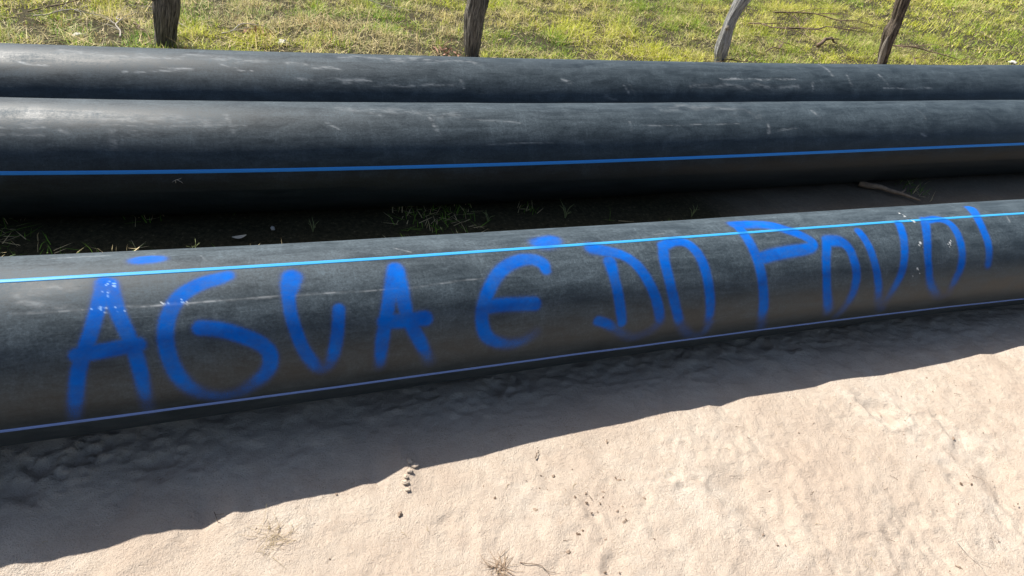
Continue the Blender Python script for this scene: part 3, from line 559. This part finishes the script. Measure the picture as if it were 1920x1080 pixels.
# ------------------------------------------------------------------ small plants, twigs and litter
STRAW_M = simple_mat('dry_stem', (0.42, 0.33, 0.20), 0.85, 0.35, 40)
TWIG_M = simple_mat('dead_twig', (0.16, 0.11, 0.075), 0.9, 0.5, 50, 0.6)
GREY_TWIG = simple_mat('grey_twig', (0.42, 0.38, 0.32), 0.9, 0.4, 50, 0.6)
BARK_STICK = simple_mat('bark_stick', (0.30, 0.22, 0.15), 0.9, 0.4, 30, 0.8)
ROOT_M = simple_mat('dead_root', (0.30, 0.21, 0.14), 0.9, 0.4, 50, 0.6)
CLOD_M = simple_mat('soil_clod', (0.30, 0.225, 0.165), 0.95, 0.4, 90, 0.8, 0.004)
SANDCLOD_M = simple_mat('sand_clod', (0.50, 0.41, 0.32), 0.95, 0.25, 120, 0.8, 0.003)
STONE_M = simple_mat('white_stone', (0.55, 0.53, 0.48), 0.8, 0.3, 60, 0.5)
LEAF_M = simple_mat('dry_leaf', (0.40, 0.27, 0.16), 0.8, 0.4, 30)
PALE_LEAF = simple_mat('pale_leaf', (0.62, 0.56, 0.44), 0.8, 0.2, 30)
RED_LEAF = simple_mat('rust_leaves', (0.36, 0.20, 0.14), 0.85, 0.45, 35)

def tube_mesh(paths, m=6):
    V, F = [], []
    for pts in paths:
        q = catmull(pts, max(6, (len(pts)-1)*5+1)); P = q[:, :3]; rad = np.maximum(q[:, 3], 0.0003)
        T = np.gradient(P, axis=0); T /= np.maximum(np.linalg.norm(T, axis=1), 1e-9)[:, None]
        ref = np.where(np.abs(T[:, 2:3]) > 0.8, np.array([[1.0, 0, 0]]), np.array([[0, 0, 1.0]]))
        U = np.cross(T, ref); U /= np.linalg.norm(U, axis=1)[:, None]; W = np.cross(U, T); b = len(V)
        for i in range(len(P)):
            for j in range(m):
                t = 2*math.pi*j/m; V.append(P[i] + rad[i]*(U[i]*math.cos(t) + W[i]*math.sin(t)))
        for i in range(len(P)-1):
            for j in range(m): F.append((b+i*m+j, b+i*m+(j+1) % m, b+(i+1)*m+(j+1) % m, b+(i+1)*m+j))
        F.append(tuple(b+j for j in range(m))[::-1]); F.append(tuple(b+(len(P)-1)*m+j for j in range(m)))
    return V, F

def thing(name, paths, mat, loc, label, cat, group=None, rz=0):
    V, F = tube_mesh(paths); o = mesh_from(name, V, F, mat); o.location = loc; o.rotation_euler = (0, 0, rz); return tag(o, label, cat, group)

def sprig(r, n, L, rad, spread, up):
    out = []
    for i in range(n):
        a = r.uniform(0, 2*math.pi); le = L*r.uniform(0.4, 1.1); x0, y0 = r.gauss(0, spread), r.gauss(0, spread); e = up*r.uniform(0.3, 1.2)
        b = a + r.uniform(-0.7, 0.7)
        out.append([(x0, y0, 0.002, rad), (x0+math.cos(a)*le*0.4, y0+math.sin(a)*le*0.4, le*0.35*e+0.003, rad*0.8), (x0+math.cos(a)*le*0.6+math.cos(b)*le*0.35, y0+math.sin(a)*le*0.6+math.sin(b)*le*0.35, max(0.003, le*0.42*e), rad*0.4)])
    return out

def branch(r, L, rad, side=5, bow=0.15, zs=0.04):
    """a dead branch lying on the ground with side shoots"""
    main = []; y = 0; z = rad
    for i in range(7):
        t = i/6; y += r.gauss(0, bow*L*0.18); main.append((L*(t-0.5), y, rad + zs*math.sin(math.pi*t)*r.uniform(0.5, 1.2), rad*(1-0.75*t)))
    out = [main]
    for k in range(side):
        i = r.randrange(1, 6); p = main[i]; a = r.choice([-1, 1])*r.uniform(0.4, 1.2); le = L*r.uniform(0.15, 0.4); u = r.uniform(0, 0.5)
        out.append([(p[0], p[1], p[2], p[3]*0.6), (p[0]+math.cos(a)*le*0.5, p[1]+math.sin(a)*le*0.5, p[2]+u*le*0.5, p[3]*0.4), (p[0]+math.cos(a*1.2)*le, p[1]+math.sin(a*1.2)*le, max(0.01, p[2]+u*le*0.8), 0.0012)])
    return out

r = random.Random(19)
def gl(x, y, dz=0.0): return (x, y, gz(x, y) + dz)
thing('dry_grass_tuft', sprig(r, 50, 0.060, 0.0006, 0.022, 0.4), STRAW_M, gl(-0.50, 1.035), 'wispy dry grass tuft on the sunlit sand at the bottom left', 'dry plant', 'dry tufts on the sand')
thing('dry_grass_tuft', sprig(r, 40, 0.060, 0.0008, 0.012, 0.14) , ROOT_M, gl(0.10, 1.060), 'brown tangle of dead roots half buried at the bottom edge', 'dry plant', 'dry tufts on the sand')
thing('dead_twig', branch(r, 0.11, 0.0014, 2, 0.3, 0.006), TWIG_M, gl(0.20, 1.075), 'thin brown twig lying beside the root tangle', 'twig', 'twigs on the sand', -0.3)
thing('dead_twig', branch(r, 0.035, 0.0022, 1, 0.5, 0.004), TWIG_M, gl(0.173, 1.470), 'short dark twig upright on the sand close to the shadow edge', 'twig', 'twigs on the sand', 1.1)
thing('dead_twig', branch(r, 0.16, 0.0012, 2, 0.3, 0.006), GREY_TWIG, gl(1.498, 1.329), 'pale thin stalk lying in the bottom right corner of the sand', 'twig', 'twigs on the sand', -1.3)
thing('dead_twig', branch(r, 0.06, 0.0010, 1, 0.3, 0.004), GREY_TWIG, gl(0.575, 1.440), 'tiny straw lying across the middle of the sunlit sand', 'twig', 'twigs on the sand', 0.2)
thing('dead_twig', branch(r, 0.07, 0.0010, 1, 0.4, 0.005), TWIG_M, gl(-0.66, 1.06), 'curled brown stalk left of the wispy dry tuft', 'twig', 'twigs on the sand', -0.6)

def clod_mesh(r, rad, seed):
    bm = bmesh.new(); bmesh.ops.create_icosphere(bm, subdivisions=3, radius=1)
    s = (r.uniform(0.8, 1.3), r.uniform(0.7, 1.0), r.uniform(0.45, 0.75))
    for v in bm.verts:
        c = v.co; k = 1 + 0.45*float(noise2(c.x*1.7 + c.z*2.1 + seed*3, c.y*1.7 - c.z*1.3, seed)) + 0.18*float(noise2(c.x*5 + c.z*4, c.y*5 + c.z*3, seed+1))
        v.co = Vector((c.x*s[0], c.y*s[1], c.z*s[2]))*k*rad
    me = bpy.data.meshes.new('clod'); bm.to_mesh(me); bm.free(); me.polygons.foreach_set('use_smooth', [True]*len(me.polygons)); return me
def lump(name, me_rad, mat, x, y, label, cat, group, seed, sink=0.3):
    me = clod_mesh(r, me_rad, seed); me.materials.append(mat); o = bpy.data.objects.new(name, me); C.objects.link(o)
    o.location = gl(x, y, me_rad*(0.5-sink)); o.rotation_euler = (0, 0, r.uniform(0, 6)); return tag(o, label, cat, group)
lump('pebble', 0.0085, CLOD_M, -0.200, 1.172, 'single dark pebble below the row of sand clods', 'pebble', None, 3)
CG = 'row of sand clods by the shadow edge'
for i, (x, y, rad, lb) in enumerate([(-0.215, 1.352, .010, 'sand clod casting a jag in the shadow edge, topmost of the row'), (-0.198, 1.345, .009, 'small sand clod just right of the topmost clod'),
        (-0.206, 1.318, .008, 'sand clod second from the top of the short row'), (-0.212, 1.295, .008, 'sand clod in the middle of the short row'),
        (-0.208, 1.276, .009, 'widest sand clod low in the short row'), (-0.196, 1.255, .006, 'little sand clod at the bottom end of the short row')]):
    lump('sand_clod', rad, SANDCLOD_M, x, y, lb, 'clod', CG, 10+i)
DG = 'dark crumbs scattered over the sunlit sand'
protos = []
for i in range(6):
    me = clod_mesh(r, 0.004, 30+i); me.materials.append(CLOD_M if i % 2 else TWIG_M); protos.append(me)
for i in range(230):
    if i < 60: x, y = r.gauss(0.36, 0.10), r.gauss(1.31, 0.10)
    else:
        s_, l_ = r.uniform(-0.6, 3.0), r.uniform(0.45, 1.28); x, y = world(s_, l_)
    o = bpy.data.objects.new('soil_crumb', r.choice(protos)); C.objects.link(o); k = r.uniform(0.5, 1.15)**2.2; o.scale = (k*r.uniform(.8, 1.8), k, k)
    o.location = gl(float(x), float(y), -0.0003); o.rotation_euler = (0, 0, r.uniform(0, 6))
    tag(o, 'tiny dark crumb lying on the bright sand', 'crumb', DG)

sp = []
for i in range(6):
    V, F = tube_mesh(branch(r, 1.0, 0.03, i % 2, 0.45, 0.05)); me = bpy.data.meshes.new('straw'); me.from_pydata([tuple(v) for v in V], [], F); me.materials.append(TWIG_M if i % 2 else STRAW_M); sp.append(me)
for i in range(110):
    s_, l_ = r.uniform(-0.6, 2.9), r.uniform(0.5, 1.27); x, y = world(s_, l_)
    o = bpy.data.objects.new('straw_bit', r.choice(sp)); C.objects.link(o); k = r.uniform(0.010, 0.032); o.scale = (k, k, k)
    o.location = gl(float(x), float(y), 0.002); o.rotation_euler = (0, 0, r.uniform(0, 6)); tag(o, 'tiny bent bit of straw lying on the bright sand', 'straw', 'straw bits strewn over the sunlit sand')

def leaf_obj(name, mat, L, W, loc, rot, label, cat, group=None):
    n = 9; V = []; F = []
    for i in range(n):
        t = i/(n-1); w = W*math.sin(math.pi*min(1, t*0.93+0.04))**0.8; zz = 0.25*L*(t-0.5)**2*2
        for j in (-1, -0.5, 0, 0.5, 1): V.append((L*(t-0.5), w*j, zz + abs(j)*W*0.35 + 0.0008))
    for i in range(n-1):
        for j in range(4): F.append((i*5+j, (i+1)*5+j, (i+1)*5+j+1, i*5+j+1))
    b = len(V); V2 = [(x, y, z-0.0008) for x, y, z in V]
    F2 = [tuple(b+q for q in f)[::-1] for f in F]
    o = mesh_from(name, V+V2, F+F2, mat); o.location = loc; o.rotation_euler = rot; return tag(o, label, cat, group)
# between the pipes
leaf_obj('dry_leaf', PALE_LEAF, 0.06, 0.010, gl(-1.223, 2.461, 0.012), (0.2, -0.1, 0.5), 'pale curled leaf in the dark gap at left', 'leaf')
lump('pebble', 0.012, STONE_M, -1.125, 2.585, 'small white stone in the dark gap between the pipes', 'pebble', None, 50, 0.0)
thing('dead_twig', branch(r, 0.36, 0.022, 1, 0.12, 0.01), BARK_STICK, gl(2.22, 4.02, 0.0), 'dry brown stick in the shade under the middle pipe at right', 'stick', None, -0.35)
WG = 'thin weeds sprouting between the pipes'
for i, (x, y, h, lb) in enumerate([(0.21, 3.10, 0.10, 'bent weed with curled stem above the painted accent, in the gap'), (-0.175, 2.94, 0.075, 'upright weed left of the bent weed, in the gap'),
        (-1.35, 2.30, 0.07, 'weed sprout at the far left end of the gap'), (-0.95, 2.62, 0.06, 'weed sprout right of the small white stone'), (0.9, 3.34, 0.07, 'low weed near the middle of the gap, right of the bent weed')]):
    rr = random.Random(60+i); ps = []
    for k in range(7):
        a = rr.uniform(0, 6.28); b = a + rr.uniform(-.8, .8); hh = h*rr.uniform(.5, 1.1)
        ps.append([(0, 0, 0, .0016), (math.cos(a)*hh*.18, math.sin(a)*hh*.18, hh*.6, .0014), (math.cos(b)*hh*.5, math.sin(b)*hh*.5, hh*rr.uniform(.75, 1.0), .0006)])
    thing('weed', ps, simple_mat('weed_stem', (0.20, 0.23, 0.09), 0.7, 0.3, 40), gl(x, y, -0.003), lb, 'weed', WG)
# a wisp of dead grass stuck on the middle pipe
wp = on_pipe(1, np.array([-0.28]), np.array([0.05]), R+0.002)[0]
pp = [[(0, 0, -0.012, .0012), (0.004, -0.004, 0.004, .0012), (0.016, -0.006, 0.010, .0012), (0.030, -0.004, 0.018, .0006)], [(0.010, -0.004, 0.006, .001), (0.026, -0.006, 0.002, .0008), (0.034, -0.003, -0.006, .0004)],
      [(0.004, -0.004, 0.004, .001), (-0.008, -0.008, -0.004, .0006), (-0.014, -0.004, -0.012, .0004)]]
thing('dry_grass_wisp', pp, GREY_TWIG, tuple(wp), 'pale wisp of dead grass stuck below the blue stripe of the middle pipe', 'dry plant')

# behind the far pipe
BG = 'dead branches lying in the grass'
for x, y, L, rad, rz, side, mt, lb in [
        (-3.25, 4.90, 0.60, 0.006, 2.2, 6, GREY_TWIG, 'thin dead branch with side twigs, left of the dark upright post'),
        (-2.95, 4.78, 0.55, 0.006, -0.9, 4, TWIG_M, 'brown stick slanting down towards the dark upright post'),
        (-3.55, 4.95, 0.55, 0.005, 0.4, 5, GREY_TWIG, 'bleached twig in the upper left corner of the grass'),
        (-2.36, 5.22, 0.42, 0.006, 0.9, 2, GREY_TWIG, 'bleached stalk arching over the rusty leaf heap'),
        (2.75, 7.35, 0.40, 0.022, 0.75, 1, TWIG_M, 'short thick dead stick between the two right posts'),
        (3.0, 7.95, 1.25, 0.010, 0.35, 9, TWIG_M, 'long branching dead bough behind the short thick stick'),
        (2.35, 7.60, 0.90, 0.008, -0.9, 8, TWIG_M, 'twiggy dead branch in the grass, right of the silver grey post'),
        (3.75, 7.35, 0.90, 0.010, -0.5, 8, TWIG_M, 'dead branch with forked twigs, right of the crooked brown post'),
        (3.2, 8.7, 1.5, 0.009, 0.1, 8, TWIG_M, 'straight thin bough lying far back near the top right of the grass'),
        (-3.7, 5.25, 0.8, 0.006, 1.1, 7, TWIG_M, 'dark brushy twig at the very left edge of the grass'),
        (-3.05, 5.25, 0.7, 0.005, 2.7, 8, GREY_TWIG, 'fan of thin dry twigs behind and left of the dark upright post'),
        (2.2, 6.95, 0.6, 0.007, 0.8, 7, TWIG_M, 'small forked dead twig midway between the two right posts'),
        (3.55, 7.15, 0.6, 0.006, 1.2, 8, TWIG_M, 'tangle of short twigs at the foot of the crooked brown post'),
        (1.62, 6.22, 0.5, 0.006, 0.3, 6, TWIG_M, 'dead twig at the foot of the silver grey post'),
        (-1.9, 6.45, 0.9, 0.007, 0.2, 5, GREY_TWIG, 'pale dead branch at the top edge of the grass near the left')]:
    thing('dead_branch', branch(r, L, rad, side, 0.25, 0.06), mt, gl(x, y, 0.02), lb, 'branch', BG, rz)

def leaf_heap(name, x, y, rad, n, mat, label):
    V, F = [], []
    for i in range(n):
        a, q = r.uniform(0, 6.28), rad*math.sqrt(r.random()); cx, cy, cz = math.cos(a)*q, math.sin(a)*q, 0.05*max(0, 1-q/rad)*r.random()+0.012
        e = Euler((r.gauss(0, .5), r.gauss(0, .5), r.uniform(0, 6.28))).to_matrix(); L, W = r.uniform(.015, .04), r.uniform(.004, .012); b = len(V)
        for p in ((-L, 0, 0), (0, -W, L*.15), (L, 0, 0), (0, W, L*.15)): V.append(np.array(e @ Vector(p)) + (cx, cy, cz))
        F += [(b, b+1, b+2), (b, b+2, b+3)]
    o = mesh_from(name, V, F, mat, smooth=False); o.location = gl(x, y, 0.0); return tag(o, label, 'leaf litter')
leaf_heap('leaf_heap', -2.30, 5.26, 0.13, 110, RED_LEAF, 'small heap of rusty red dead leaves just right of the dark upright post')
leaf_heap('leaf_heap', -0.85, 5.45, 0.12, 30, RED_LEAF, 'thin scatter of brown leaves at the foot of the second post')
SG = 'white stones along the back of the far pipe'
for i, (x, y, rad, lb) in enumerate([(-3.30, 4.59, .034, 'white stone at the left, behind the far pipe'), (-2.04, 5.10, .034, 'white stone behind the far pipe, right of the rusty leaves'), (4.93, 7.85, .036, 'white stone at the far right edge of the grass')]):
    lump('stone', rad, STONE_M, x, y, lb, 'stone', SG, 70+i, 0.0)
